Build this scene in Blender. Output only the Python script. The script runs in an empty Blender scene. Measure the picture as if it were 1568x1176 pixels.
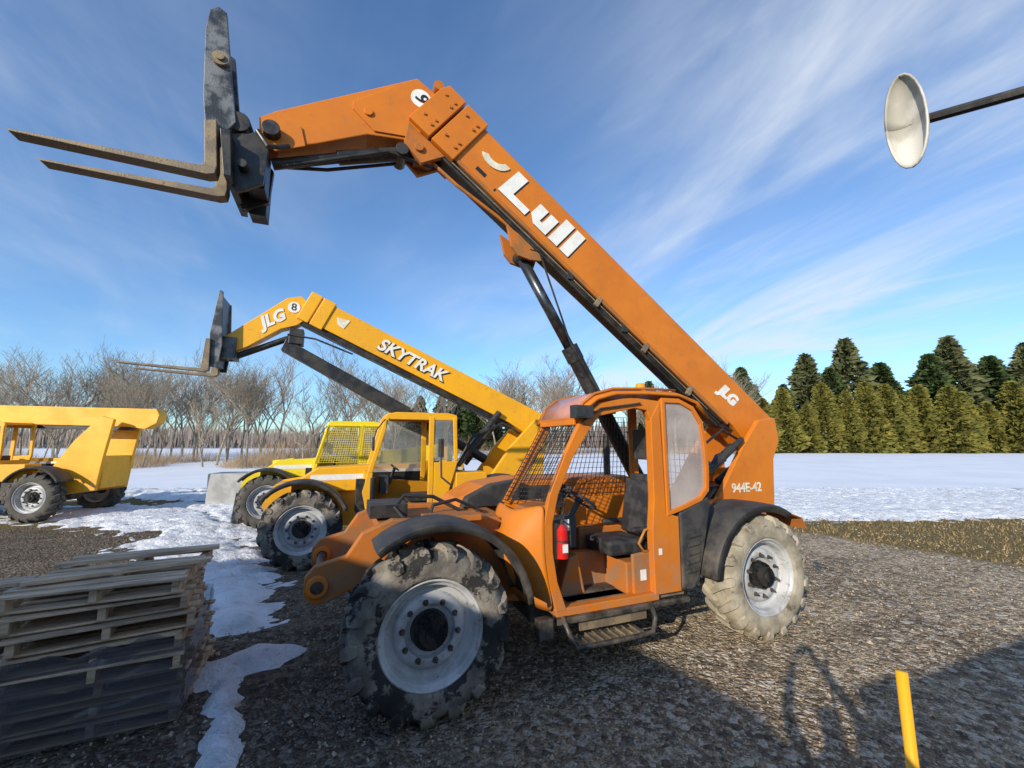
import bpy, bmesh, math, random
import numpy as np
from mathutils import Vector, Matrix, noise
R=math.radians
random.seed(7)
sc=bpy.context.scene
col=sc.collection
# ------------------------------------------------------------------ helpers
def link(ob,parent=None):
    col.objects.link(ob)
    if parent is not None: ob.parent=parent
    return ob
def empty(name,loc=(0,0,0),rz=0):
    e=bpy.data.objects.new(name,None); e.empty_display_size=.3
    e.location=loc; e.rotation_euler=(0,0,rz); return link(e)
class MB:
    def __init__(s): s.v=[];s.f=[]
    def add(s,vs,fs):
        o=len(s.v); s.v+= [tuple(v) for v in vs]; s.f+=[tuple(i+o for i in f) for f in fs]; return s
    def box(s,c,d,rot=None):
        c=Vector(c); vs=[]
        for x in(-.5,.5):
            for y in(-.5,.5):
                for z in(-.5,.5):
                    p=Vector((x*d[0],y*d[1],z*d[2]))
                    if rot is not None: p=rot@p
                    vs.append(c+p)
        return s.add(vs,[(0,1,3,2),(4,6,7,5),(0,4,5,1),(2,3,7,6),(0,2,6,4),(1,5,7,3)])
    def bb(s,a,b):
        return s.box([(a[i]+b[i])/2 for i in range(3)],[abs(b[i]-a[i]) for i in range(3)])
    def cyl(s,p0,p1,r0,r1=None,n=16,cap=True):
        if r1 is None:r1=r0
        p0=Vector(p0);p1=Vector(p1);d=(p1-p0).normalized()
        a=d.orthogonal().normalized();b=d.cross(a)
        vs=[];fs=[]
        for p,r in((p0,r0),(p1,r1)):
            for i in range(n):
                t=2*math.pi*i/n; vs.append(p+(a*math.cos(t)+b*math.sin(t))*r)
        for i in range(n): fs.append((i,(i+1)%n,n+(i+1)%n,n+i))
        if cap: fs.append(tuple(range(n))[::-1]); fs.append(tuple(range(n,2*n)))
        return s.add(vs,fs)
    def path(s,pts,r,n=8,cyc=False):
        pts=[Vector(p) for p in pts];m=len(pts);vs=[];fs=[];up=None
        for i,p in enumerate(pts):
            if cyc: d=pts[(i+1)%m]-pts[i-1]
            else: d=pts[min(i+1,m-1)]-pts[max(i-1,0)]
            d.normalize()
            if up is None: a=d.orthogonal().normalized()
            else:
                a=up-d*up.dot(d)
                a=a.normalized() if a.length>1e-4 else d.orthogonal().normalized()
            up=a;b=d.cross(a)
            for k in range(n):
                t=2*math.pi*k/n; vs.append(p+(a*math.cos(t)+b*math.sin(t))*r)
        for i in range(m if cyc else m-1):
            j=(i+1)%m
            for k in range(n): fs.append((i*n+k,i*n+(k+1)%n,j*n+(k+1)%n,j*n+k))
        if not cyc: fs.append(tuple(range(n))); fs.append(tuple(range((m-1)*n,m*n)))
        return s.add(vs,fs)
    def prism(s,pts,w0,w1):
        n=len(pts)
        vs=[(p[0],w0,p[1]) for p in pts]+[(p[0],w1,p[1]) for p in pts]
        fs=[tuple(range(n)),tuple(range(n,2*n))[::-1]]+[(i,n+i,n+(i+1)%n,(i+1)%n) for i in range(n)]
        return s.add(vs,fs)
    def ring(s,outer,inner,w0,w1):
        n=len(outer)
        vs=[(p[0],w,p[1]) for w in(w0,w1) for p in list(outer)+list(inner)]
        fs=[]
        for i in range(n):
            j=(i+1)%n
            fs+=[(i,j,n+j,n+i),(2*n+i,3*n+i,3*n+j,2*n+j),(i,2*n+i,2*n+j,j),(n+i,n+j,3*n+j,3*n+i)]
        return s.add(vs,fs)
    def grid(s,rows):
        m=len(rows[0]);vs=[p for r in rows for p in r];fs=[]
        for i in range(len(rows)-1):
            for j in range(m-1): fs.append((i*m+j,i*m+j+1,(i+1)*m+j+1,(i+1)*m+j))
        return s.add(vs,fs)
    def mesh(s,a,b,c,d,nu,nv,r):
        a,b,c,d=map(Vector,(a,b,c,d))
        for i in range(nu+1):
            t=i/nu; s.cyl(a.lerp(b,t),d.lerp(c,t),r,n=4,cap=False)
        for i in range(nv+1):
            t=i/nv; s.cyl(a.lerp(d,t),b.lerp(c,t),r,n=4,cap=False)
        return s
    def data(s,name,mat,smooth=False,recalc=True):
        me=bpy.data.meshes.new(name); me.from_pydata(s.v,[],s.f)
        if recalc:
            bm=bmesh.new();bm.from_mesh(me);bmesh.ops.recalc_face_normals(bm,faces=bm.faces);bm.to_mesh(me);bm.free()
        if mat: me.materials.append(mat)
        if smooth:
            me.polygons.foreach_set('use_smooth',[True]*len(me.polygons))
        me.update(); return me
    def make(s,name,mat,parent=None,bev=0,smooth=False,solid=0,sub=0,auto=None):
        me=s.data(name,mat,smooth or auto is not None)
        ob=bpy.data.objects.new(name,me);link(ob,parent)
        if auto is not None:
            me.set_sharp_from_angle(angle=R(auto))
        if sub:
            m=ob.modifiers.new('s','SUBSURF');m.levels=m.render_levels=sub
        if solid:
            m=ob.modifiers.new('so','SOLIDIFY');m.thickness=solid;m.offset=0
        if bev:
            m=ob.modifiers.new('b','BEVEL');m.width=bev;m.segments=2;m.limit_method='ANGLE';m.angle_limit=R(35)
        return ob
# ------------------------------------------------------------------ materials
def mat(name,c1,c2=None,scale=4,lo=.4,hi=.62,rough=.5,metal=0,bump=0,bscale=60,c3=None,s3=25,amt3=.5,spec=.5,coords='Object',trans=0,stretch=None,lo3=.55,hi3=.7,streak=0,mud=0):
    m=bpy.data.materials.new(name);m.use_nodes=True
    nt=m.node_tree;b=nt.nodes['Principled BSDF'];L=nt.links.new
    b.inputs['Roughness'].default_value=rough;b.inputs['Metallic'].default_value=metal
    b.inputs['Specular IOR Level'].default_value=spec
    if trans: b.inputs['Transmission Weight'].default_value=trans
    b.inputs['Base Color'].default_value=(*c1,1)
    tc=nt.nodes.new('ShaderNodeTexCoord'); vec=tc.outputs[coords]
    if stretch:
        mp=nt.nodes.new('ShaderNodeMapping');mp.inputs['Scale'].default_value=stretch;L(vec,mp.inputs[0]);vec=mp.outputs[0]
    last=None
    def nz(sc_,det=4,ro=.6,v=None):
        n=nt.nodes.new('ShaderNodeTexNoise');n.inputs['Scale'].default_value=sc_;n.inputs['Detail'].default_value=det;n.inputs['Roughness'].default_value=ro
        L(v or vec,n.inputs['Vector']);return n.outputs['Fac']
    def mr(x,a,b_,c=0,d=1):
        n=nt.nodes.new('ShaderNodeMapRange');n.interpolation_type='SMOOTHSTEP'
        n.inputs[1].default_value=a;n.inputs[2].default_value=b_;n.inputs[3].default_value=c;n.inputs[4].default_value=d
        L(x,n.inputs[0]);return n.outputs[0]
    def mix(f,a,b_):
        n=nt.nodes.new('ShaderNodeMix');n.data_type='RGBA'
        L(f,n.inputs[0])
        for x,k in((a,6),(b_,7)):
            if isinstance(x,tuple): n.inputs[k].default_value=(*x,1)
            else: L(x,n.inputs[k])
        return n.outputs[2]
    if c2:
        f=mr(nz(scale),lo,hi); last=mix(f,c1,c2)
        L(mr(f,0,1,rough,min(1,rough+.18)),b.inputs['Roughness'])
    if c3:
        f=mr(nz(s3,6,.7),lo3,hi3,0,amt3); last=mix(f,last if last else c1,c3)
    if streak:
        mp=nt.nodes.new('ShaderNodeMapping');mp.inputs['Scale'].default_value=(14,14,1.2);L(tc.outputs[coords],mp.inputs[0])
        f=mr(nz(1.5,4,.7,mp.outputs[0]),.56,.78,0,streak);last=mix(f,last if last else c1,(c3 or c2))
    if mud:   # dried road dust, heavier towards the ground
        s_=nt.nodes.new('ShaderNodeSeparateXYZ');L(tc.outputs[coords],s_.inputs[0])
        mm=nt.nodes.new('ShaderNodeMath');mm.operation='MULTIPLY';L(mr(s_.outputs[2],.45,1.5,1,0),mm.inputs[0]);L(mr(nz(6,5,.7),.38,.66,0,mud),mm.inputs[1])
        last=mix(mm.outputs[0],last if last else c1,(.27,.21,.15))
    if last: L(last,b.inputs['Base Color'])
    if bump:
        bp=nt.nodes.new('ShaderNodeBump');bp.inputs['Strength'].default_value=bump;bp.inputs['Distance'].default_value=.01
        L(nz(bscale,3),bp.inputs['Height']);L(bp.outputs[0],b.inputs['Normal'])
    return m
ORANGE=mat('orange_paint',(.64,.188,.010),(.56,.160,.012),1.6,rough=.42,c3=(.30,.14,.05),s3=9,amt3=.35,bump=.05,bscale=30,streak=.3,mud=.5,spec=.4)
ORANGE_D=mat('orange_paint_dirty',(.50,.150,.018),(.32,.13,.04),3,rough=.6,c3=(.20,.14,.085),s3=14,amt3=.65,bump=.15,streak=.4,mud=.7,spec=.3)
YELLOW=mat('yellow_paint',(.86,.42,.008),(.78,.37,.010),1.6,rough=.40,c3=(.38,.22,.07),s3=9,amt3=.4,bump=.04,bscale=30,streak=.3,mud=.5)
LEMON=mat('lemon_paint',(.88,.68,.015),(.8,.6,.02),1.6,rough=.45,c3=(.4,.3,.1),s3=9,amt3=.4,mud=.5)
BLACK=mat('black_steel',(.014,.014,.015),(.035,.032,.028),5,rough=.40,c3=(.12,.10,.08),s3=16,amt3=.4,bump=.1,mud=.4)
PLASTIC=mat('black_plastic',(.026,.027,.03),(.055,.052,.047),4,rough=.5,c3=(.14,.12,.10),s3=30,amt3=.35,bump=.25,bscale=150,mud=.4)
STEEL=mat('worn_steel',(.19,.145,.10),(.30,.23,.14),6,rough=.5,metal=.25,c3=(.12,.06,.03),s3=12,amt3=.8,bump=.3)
WORN=mat('worn_black_steel',(.04,.045,.05),(.18,.19,.20),5,rough=.4,metal=.4,c3=(.12,.07,.03),s3=10,amt3=.7,bump=.3)
WHITE=mat('white_decal',(.82,.81,.77),(.74,.72,.67),8,rough=.5)
CREAM=mat('cream_decal',(.78,.76,.60),(.6,.57,.45),9,rough=.5)
DECALBLK=mat('black_decal',(.015,.015,.015),rough=.5)
TYRE=mat('tyre_rubber',(.25,.22,.18),(.12,.105,.088),4.5,lo=.38,hi=.62,rough=.85,c3=(.015,.015,.015),s3=3.0,amt3=.95,bump=.6,bscale=40,lo3=.49,hi3=.54)
TYRE2=mat('tyre_rubber_dusty',(.42,.37,.28),(.25,.215,.16),4.5,lo=.38,hi=.62,rough=.9,c3=(.07,.06,.05),s3=4,amt3=.8,bump=.6,bscale=40,lo3=.57,hi3=.66)
TYRED=mat('tyre_rubber_dark',(.06,.056,.05),(.11,.10,.085),4.5,rough=.85,bump=.4,bscale=40)
RIM=mat('grey_rim_paint',(.50,.51,.52),(.36,.36,.355),5,rough=.40,c3=(.14,.10,.07),s3=14,amt3=.7,bump=.08)
HUB=mat('greasy_hub',(.008,.008,.009),(.03,.028,.026),8,rough=.22,bump=.2)
RED=mat('red_extinguisher',(.65,.015,.015),(.5,.01,.01),9,rough=.25)
AMBER=mat('amber_lens',(.95,.38,.02),rough=.15,trans=.2)
SEAT=mat('seat_vinyl',(.022,.022,.025),(.05,.05,.05),8,rough=.5,bump=.2,bscale=80)
WOOD=mat('weathered_wood',(.64,.47,.31),(.38,.28,.185),2.2,rough=.85,c3=(.15,.11,.075),s3=9,amt3=.7,bump=.6,bscale=30,stretch=(1,6,6))
CONC=mat('concrete',(.40,.40,.39),(.3,.3,.295),3,rough=.9,bump=.3)
def glass(name,c,alpha,rough=.15):
    m=bpy.data.materials.new(name);m.use_nodes=True;nt=m.node_tree;b=nt.nodes['Principled BSDF'];L=nt.links.new
    b.inputs['Base Color'].default_value=(*c,1);b.inputs['Roughness'].default_value=rough
    tc=nt.nodes.new('ShaderNodeTexCoord');n=nt.nodes.new('ShaderNodeTexNoise');n.inputs['Scale'].default_value=2.5;n.inputs['Detail'].default_value=5
    L(tc.outputs['Object'],n.inputs['Vector']);r=nt.nodes.new('ShaderNodeMapRange')
    r.inputs[1].default_value=.3;r.inputs[2].default_value=.7;r.inputs[3].default_value=alpha*.6;r.inputs[4].default_value=min(1,alpha*1.4)
    L(n.outputs['Fac'],r.inputs[0]);L(r.outputs[0],b.inputs['Alpha']);return m
PLEXI=glass('scratched_plexiglass',(.58,.50,.46),.52,.25)
ROOFPLX=glass('roof_plexiglass',(.62,.30,.24),.85,.2)
GLASS=glass('cab_glass',(.30,.34,.36),.35,.05)
WRAP=glass('stretch_wrap',(.10,.105,.12),.52,.10)

# ------------------------------------------------------------------ world, sun, camera
W=bpy.data.worlds.new('World');sc.world=W;W.use_nodes=True
nt=W.node_tree;nt.nodes.clear();L=nt.links.new
out=nt.nodes.new('ShaderNodeOutputWorld');bg=nt.nodes.new('ShaderNodeBackground');L(bg.outputs[0],out.inputs[0])
sky=nt.nodes.new('ShaderNodeTexSky');sky.sky_type='NISHITA';sky.sun_disc=False
sky.sun_elevation=R(20.3);sky.sun_rotation=R(212.8);sky.air_density=1.0;sky.dust_density=.4;sky.ozone_density=2.0;sky.altitude=200
bg.inputs[1].default_value=.15
tint=nt.nodes.new('ShaderNodeMix');tint.data_type='RGBA';tint.blend_type='MULTIPLY';tint.inputs[0].default_value=1
tint.inputs[7].default_value=(.80,1.12,1.42,1);L(sky.outputs[0],tint.inputs[6])
tc=nt.nodes.new('ShaderNodeTexCoord');sx=nt.nodes.new('ShaderNodeSeparateXYZ');L(tc.outputs['Generated'],sx.inputs[0])
def M(op,a,b=None,c=None):
    n=nt.nodes.new('ShaderNodeMath');n.operation=op
    for i,x in enumerate((a,b,c)):
        if x is None: continue
        if isinstance(x,(int,float)): n.inputs[i].default_value=x
        else: L(x,n.inputs[i])
    return n.outputs[0]
zz=M('MAXIMUM',M('ADD',sx.outputs[2],.16),.05)
cx=M('DIVIDE',sx.outputs[0],zz);cy=M('DIVIDE',sx.outputs[1],zz)
cb=nt.nodes.new('ShaderNodeCombineXYZ');L(cx,cb.inputs[0]);L(cy,cb.inputs[1])
def cloud(rot,scale,sc_,lo,hi,loc=(0,0,0),det=6,dist=.5):
    m0=nt.nodes.new('ShaderNodeMapping');m0.inputs['Rotation'].default_value=(0,0,R(rot));L(cb.outputs[0],m0.inputs[0])
    mp=nt.nodes.new('ShaderNodeMapping');mp.inputs['Scale'].default_value=scale;mp.inputs['Location'].default_value=loc
    L(m0.outputs[0],mp.inputs[0]);n=nt.nodes.new('ShaderNodeTexNoise');n.inputs['Scale'].default_value=sc_;n.inputs['Detail'].default_value=det;n.inputs['Roughness'].default_value=.58;n.inputs['Distortion'].default_value=dist
    L(mp.outputs[0],n.inputs['Vector']);r=nt.nodes.new('ShaderNodeMapRange');r.interpolation_type='SMOOTHSTEP';r.inputs[1].default_value=lo;r.inputs[2].default_value=hi
    L(n.outputs['Fac'],r.inputs[0]);return r.outputs[0]
c1=cloud(-12,(1.15,.50,1),.95,.38,.80,(3.1,1.7,0),6,1.0)
c2=cloud(-12,(.7,.6,1),.6,.36,.64,(1.3,4.2,0),3,.2)
c3=cloud(-28,(2.0,.55,1),1.6,.42,.85,(5,2,0),6,1.2)
right=nt.nodes.new('ShaderNodeMapRange');right.interpolation_type='SMOOTHSTEP';right.inputs[1].default_value=-.35;right.inputs[2].default_value=.45;right.inputs[3].default_value=.45;right.inputs[4].default_value=1.1;L(sx.outputs[0],right.inputs[0])
cf=M('MULTIPLY',M('ADD',M('MULTIPLY',c1,.95),M('MULTIPLY',c3,.4)),M('ADD',M('MULTIPLY',c2,.8),.12))
cf=M('MULTIPLY',M('ADD',cf,M('MULTIPLY',c2,.14)),right.outputs[0])
cf=M('MINIMUM',cf,.75)
cm=nt.nodes.new('ShaderNodeMix');cm.data_type='RGBA';L(cf,cm.inputs[0]);L(tint.outputs[2],cm.inputs[6]);cm.inputs[7].default_value=(5.2,5.7,6.4,1)
L(cm.outputs[2],bg.inputs[0])
sl=bpy.data.lights.new('sun','SUN');sl.energy=5.0;sl.angle=R(.5);sl.color=(1,.90,.74)
so=bpy.data.objects.new('sun',sl);link(so)
el=R(20.3);d=Vector((.542*math.cos(el),.840*math.cos(el),-math.sin(el)));so.rotation_euler=d.to_track_quat('-Z','Y').to_euler();so.location=(-10,-15,12)
cam=bpy.data.cameras.new('camera');cam.lens=36*640/1568;cam.sensor_width=36;cam.clip_end=3000;cam.clip_start=.04
co=bpy.data.objects.new('camera',cam);co.location=(0,0,2.07);co.rotation_euler=(R(98),0,0);link(co);sc.camera=co
sc.view_settings.view_transform='Standard';sc.view_settings.look='None';sc.view_settings.exposure=0

# ------------------------------------------------------------------ ground
def seg_d(x,y,a,b):
    ax,ay=a;bx,by=b;dx,dy=bx-ax,by-ay;t=max(0,min(1,((x-ax)*dx+(y-ay)*dy)/(dx*dx+dy*dy)))
    return math.hypot(x-ax-t*dx,y-ay-t*dy)
gm=bpy.data.materials.new('gravel_ground');gm.use_nodes=True
nt=gm.node_tree;b=nt.nodes['Principled BSDF'];L=nt.links.new;b.inputs['Roughness'].default_value=1;b.inputs['Specular IOR Level'].default_value=.08
geo=nt.nodes.new('ShaderNodeNewGeometry')
def NZ(s,det=4,ro=.6,v=None):
    n=nt.nodes.new('ShaderNodeTexNoise');n.inputs['Scale'].default_value=s;n.inputs['Detail'].default_value=det;n.inputs['Roughness'].default_value=ro;L(v or geo.outputs['Position'],n.inputs['Vector']);return n
def MR(x,a,b_,c=0,d=1):
    n=nt.nodes.new('ShaderNodeMapRange');n.interpolation_type='SMOOTHSTEP'
    n.inputs[1].default_value=a;n.inputs[2].default_value=b_;n.inputs[3].default_value=c;n.inputs[4].default_value=d;L(x,n.inputs[0]);return n.outputs[0]
def MX(f,a,b_,bt='MIX'):
    n=nt.nodes.new('ShaderNodeMix');n.data_type='RGBA';n.blend_type=bt
    if isinstance(f,float): n.inputs[0].default_value=f
    else: L(f,n.inputs[0])
    for x,k in((a,6),(b_,7)):
        if isinstance(x,tuple): n.inputs[k].default_value=(*x,1)
        else: L(x,n.inputs[k])
    return n.outputs[2]
def VO(s):
    n=nt.nodes.new('ShaderNodeTexVoronoi');n.inputs['Scale'].default_value=s;L(geo.outputs['Position'],n.inputs['Vector'])
    c=nt.nodes.new('ShaderNodeSeparateColor');L(n.outputs['Color'],c.inputs[0]);return n,c
vo,sp=VO(34);vo2,sp2=VO(85);vo3,sp3=VO(17)
base=MX(MR(NZ(.5,6).outputs[0],.36,.62),(.25,.185,.115),(.52,.40,.26))
mp=nt.nodes.new('ShaderNodeMapping');mp.inputs['Rotation'].default_value=(0,0,R(-22));L(geo.outputs['Position'],mp.inputs[0])
mp2=nt.nodes.new('ShaderNodeMapping');mp2.inputs['Scale'].default_value=(.25,2.2,1);L(mp.outputs[0],mp2.inputs[0])
base=MX(MR(NZ(.8,4,.6,mp2.outputs[0]).outputs[0],.46,.60,0,.6),base,(.17,.125,.085))
stone=MX(MR(sp.outputs[0],.45,1.0,0,.85),base,(.74,.61,.45))
stone=MX(MR(sp2.outputs[0],.0,.45,.7,0),stone,(.10,.077,.055))
stone=MX(MR(sp3.outputs[1],.80,.86,0,.75),stone,(.66,.57,.45))
stone=MX(MR(sp3.outputs[0],.80,.88,0,.7),stone,(.10,.08,.06))
stone=MX(MR(NZ(9,5,.75).outputs[0],.50,.62,0,.6),stone,(.13,.10,.07))
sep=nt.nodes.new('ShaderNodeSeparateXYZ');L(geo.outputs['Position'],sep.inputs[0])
stone=MX(MR(sep.outputs[0],-1.8,2.2,.66,0),stone,(.045,.038,.033))  # darker towards -x: damp gravel plus foreground shade painted into the colour
def MA(op,a,b_):
    n=nt.nodes.new('ShaderNodeMath');n.operation=op
    for i,x in enumerate((a,b_)):
        if isinstance(x,(int,float)): n.inputs[i].default_value=x
        else: L(x,n.inputs[i])
    return n.outputs[0]
nn=MA('MULTIPLY',NZ(.9,4).outputs[0],1.6)
ad=MA('ADD',MA('MAXIMUM',sep.outputs[1],MA('ADD',sep.outputs[1],MA('SUBTRACT',MA('MULTIPLY',sep.outputs[0],1.5),9.8))),nn)
gr=MX(MR(NZ(16,6,.7).outputs[0],.38,.64),(.11,.085,.035),(.32,.235,.11))
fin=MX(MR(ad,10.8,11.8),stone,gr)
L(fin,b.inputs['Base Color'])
bp=nt.nodes.new('ShaderNodeBump');bp.inputs['Strength'].default_value=.9;bp.inputs['Distance'].default_value=.032
L(MA('ADD',MA('ADD',MR(vo.outputs['Distance'],0,.7,.7,0),MR(vo3.outputs['Distance'],0,.6,.9,0)),NZ(22,3,.7).outputs[0]),bp.inputs['Height']);L(bp.outputs[0],b.inputs['Normal'])
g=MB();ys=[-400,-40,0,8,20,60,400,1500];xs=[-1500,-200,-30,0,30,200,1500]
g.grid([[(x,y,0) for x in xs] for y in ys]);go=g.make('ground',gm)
st=MB();rs=random.Random(3)
for i in range(11000):
    y=1.9+rs.random()**1.4*9;x=rs.uniform(-.9,1.2)*y*1.15
    if noise.noise((x*.9,y*.9,4))<-.12 and rs.random()<.6: continue
    r=rs.uniform(.005,.014)*(1+.05*y)*(1.9 if rs.random()<.05 else 1)
    q=Matrix.Rotation(rs.uniform(0,6.3),3,Vector((rs.random(),rs.random(),rs.random()+.1)).normalized())
    vs=[q@Vector(p) for p in((r,0,0),(-r*.8,.2*r,0),(0,r*.9,0),(0,-r,0),(0,0,r*.7),(0,0,-r*.7))]
    st.add([v+Vector((x,y,r*.35)) for v in vs],[(0,2,4),(2,1,4),(1,3,4),(3,0,4),(2,0,5),(1,2,5),(3,1,5),(0,3,5)])
STONE=mat('gravel_stone',(.48,.40,.30),(.15,.12,.09),9,rough=.9,spec=.2)
st.make('gravel_stones',STONE)
SNOW=bpy.data.materials.new('snow');SNOW.use_nodes=True;nt=SNOW.node_tree;b=nt.nodes['Principled BSDF'];L=nt.links.new
b.inputs['Roughness'].default_value=.7
geo=nt.nodes.new('ShaderNodeNewGeometry')
c=MX(MR(NZ(2.2,6,.7).outputs[0],.40,.70),(.88,.90,.93),(.64,.64,.66))
c=MX(MR(NZ(11,6,.75).outputs[0],.57,.70,0,.7),c,(.36,.32,.28));L(c,b.inputs['Base Color'])
bp=nt.nodes.new('ShaderNodeBump');bp.inputs['Strength'].default_value=1;bp.inputs['Distance'].default_value=.08;L(NZ(9,5,.7).outputs[0],bp.inputs['Height']);L(bp.outputs[0],b.inputs['Normal'])
SNOWF=mat('field_snow',(.84,.86,.90),(.76,.78,.83),.25,rough=.7,bump=.3,bscale=1.5)
segs=[((-3.25,5.2),(-3.9,6.2),.42),((-3.9,6.2),(-5.0,7.5),.62),((-5.0,7.5),(-7.0,9.2),.85),((-6.7,9.8),(-8.6,11.6),1.05),((-8.6,11.6),(-13,13.0),1.4),((-2.62,4.1),(-2.40,4.4),.27),((-2.15,3.45),(-1.75,2.75),.11),((-2.5,3.95),(-2.3,3.6),.10),
 ((-17,13),(-11,13.0),1.0),((-7.6,13.2),(-11,14.4),.7)]
def depth(x,y):
    m=-1.
    for a,b_,r in segs:
        m=max(m,1-seg_d(x,y,a,b_)/r)
    edge=11.7+.5*noise.noise((x*.35,2,0))
    if x<2: edge=15.8+.8*noise.noise((x*.3,5,0))
    m=max(m,(y-edge)*.9)
    if m<=-.9: return -.05
    n=noise.fractal((x*2.6,y*2.6,0),.6,2.1,5)*.58
    v=min(m,.8)+n+.04
    if x<2 and noise.noise((x*1.3+y*1.1,(x-y)*.25,7))>.38: v-=.5
    v=max(-.05,min(.11,v*.12))
    if v>0: v+=noise.fractal((x*6,y*6,3),.8,2.1,3)*.022*min(1,v*30)
    return max(v,.004) if v>0 else v
X0,X1,Y0,Y1=-20,22,2.4,19;dx=.07
nx=int((X1-X0)/dx);ny=int((Y1-Y0)/dx)
V=[];idx={};F=[]
Z=[[depth(X0+i*dx,Y0+j*dx) if not (X0+i*dx>1 and Y0+j*dx<10.8) else -.05 for i in range(nx)] for j in range(ny)]
def vid(i,j):
    k=(i,j)
    if k not in idx: idx[k]=len(V);V.append((X0+i*dx,Y0+j*dx,Z[j][i]))
    return idx[k]
for j in range(ny-1):
    for i in range(nx-1):
        if max(Z[j][i],Z[j][i+1],Z[j+1][i],Z[j+1][i+1])>0: F.append((vid(i,j),vid(i+1,j),vid(i+1,j+1),vid(i,j+1)))
s=MB();s.v=V;s.f=F;s.make('snow_patches',SNOW,smooth=True)
s=MB();s.grid([[(x,y,.085+ (0 if y<30 else .3)) for x in(-900,-20,-8,0,10,22,40,900)] for y in(18.8,26,40,70,140,900)])
s.make('snow_field',SNOWF,smooth=True)
s=MB();s.grid([[(x,y,.085) for x in(21.9,60,400)] for y in(11.8,18.9)]);s.grid([[(x,y,.085) for x in(-400,-60,-19.9)] for y in(15.5,18.9)]);s.make('snow_verge',SNOWF)
gt=MB();rs=random.Random(5)
for i in range(9000):
    x=rs.uniform(3,22);y=rs.uniform(7.5,12.0)
    if max(y,y+1.5*x-9.8)+1.6*(.5+.5*noise.noise((x*.9,y*.9,0)))<11.0: continue
    h_=rs.uniform(.02,.09);a=rs.uniform(0,6.3);w_=.012
    gt.add([(x-w_*math.cos(a),y-w_*math.sin(a),0),(x+w_*math.cos(a),y+w_*math.sin(a),0),(x+rs.uniform(-.06,.06),y+rs.uniform(-.06,.06),h_)],[(0,1,2)])
gt.make('dry_grass',mat('dry_grass',(.34,.24,.11),(.17,.13,.055),5,rough=.9))

# ------------------------------------------------------------------ wheels
def lathe(mb,prof,n=48):
    m=len(prof);vs=[];fs=[]
    for i in range(n):
        t=2*math.pi*i/n
        for y,r in prof: vs.append((r*math.cos(t),y,r*math.sin(t)))
    for i in range(n):
        j=(i+1)%n
        for k in range(m-1): fs.append((i*m+k,i*m+k+1,j*m+k+1,j*m+k))
    return mb.add(vs,fs)
def tyre_mesh(mt,name):
    t=MB();lathe(t,[(.04,.375),(.03,.395),(.012,.41),(.006,.42),(.006,.43),(-.002,.46),(0,.52),(.015,.56),(.045,.59),(.09,.602),(.2,.608),(.31,.602),(.355,.59),(.385,.56),(.40,.52),(.402,.46),(.39,.41),(.37,.395),(.36,.375)],64)
    N=17;rr_=random.Random(1)
    for side in(0,1):
        for i in range(N):
            ph=2*math.pi*(i+.5*side)/N+rr_.uniform(-.008,.008);q=rr_.uniform(-.005,.004)
            P=[(.215,.646,.0,.045),(.15,.648,-.07,.052),(.08,.645,-.15,.062),(.025,.628,-.20,.070),(-.006,.585,-.22,.072),(-.010,.535,-.225,.050)]
            B=[(.215,.60),(.15,.60),(.08,.595),(.04,.58),(.012,.57),(.004,.53)]
            vs=[];
            for (y,r,o,hw),(yb,rb) in zip(P,B):
                for sg in(-1,1):
                    for yy,rr,ww in((y,r+q,hw),(yb,rb,hw*1.25)):
                        a=ph+o+sg*ww
                        if side: yy=.40-yy
                        vs.append((rr*math.cos(a),yy,rr*math.sin(a)))
            fs=[]
            for k in range(len(P)-1):
                a=4*k;b_=4*k+4
                fs+=[(a,a+2,b_+2,b_),(a,b_,b_+1,a+1),(a+2,a+3,b_+3,b_+2)]
            e=4*(len(P)-1);fs+=[(0,1,3,2),(e,e+2,e+3,e+1)]
            t.add(vs,fs)
    me=t.data(name,mt,True);me.set_sharp_from_angle(angle=R(32));return me
TM=tyre_mesh(TYRE,'tyre_a');TM2=tyre_mesh(TYRE2,'tyre_b');TM3=tyre_mesh(TYRED,'tyre_c')
r=MB();lathe(r,[(.045,.40),(.028,.398),(.022,.388),(.03,.376),(.05,.368),(.058,.35),(.075,.342),(.13,.338),(.145,.33),(.15,.30),(.145,.285),(.12,.27),(.108,.25),(.105,.205),(.11,.195),(.15,.185),(.155,.12),(.155,0)],64)
lathe(r,[(.35,.40),(.37,.38),(.33,.33),(.2,.325),(.155,.12),(.155,.0)],40)
RIMM=r.data('rim',RIM,True);RIMM.set_sharp_from_angle(angle=R(35))
h_=MB();h_.cyl((0,.16,0),(0,.085,0),.15,.135,n=28);h_.cyl((0,.085,0),(0,.03,0),.105,.095,n=24);h_.cyl((0,.03,0),(0,.012,0),.055,.05,n=18)
for i in range(12):
    a=2*math.pi*i/12;h_.cyl((.118*math.cos(a),.09,.118*math.sin(a)),(.118*math.cos(a),.068,.118*math.sin(a)),.013,n=6)
HUBM=h_.data('hub',HUB,False)
n_=MB()
for i in range(10):
    a=2*math.pi*(i+.3)/10;x,z=.215*math.cos(a),.215*math.sin(a);n_.cyl((x,.107,z),(x,.078,z),.015,n=6);n_.cyl((x,.11,z),(x,.101,z),.023,n=12);n_.cyl((x,.078,z),(x,.06,z),.009,n=8)
NUTM=n_.data('nuts',mat('wheel_nuts',(.16,.13,.11),(.08,.05,.035),20,rough=.5,metal=.5),False)
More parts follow.
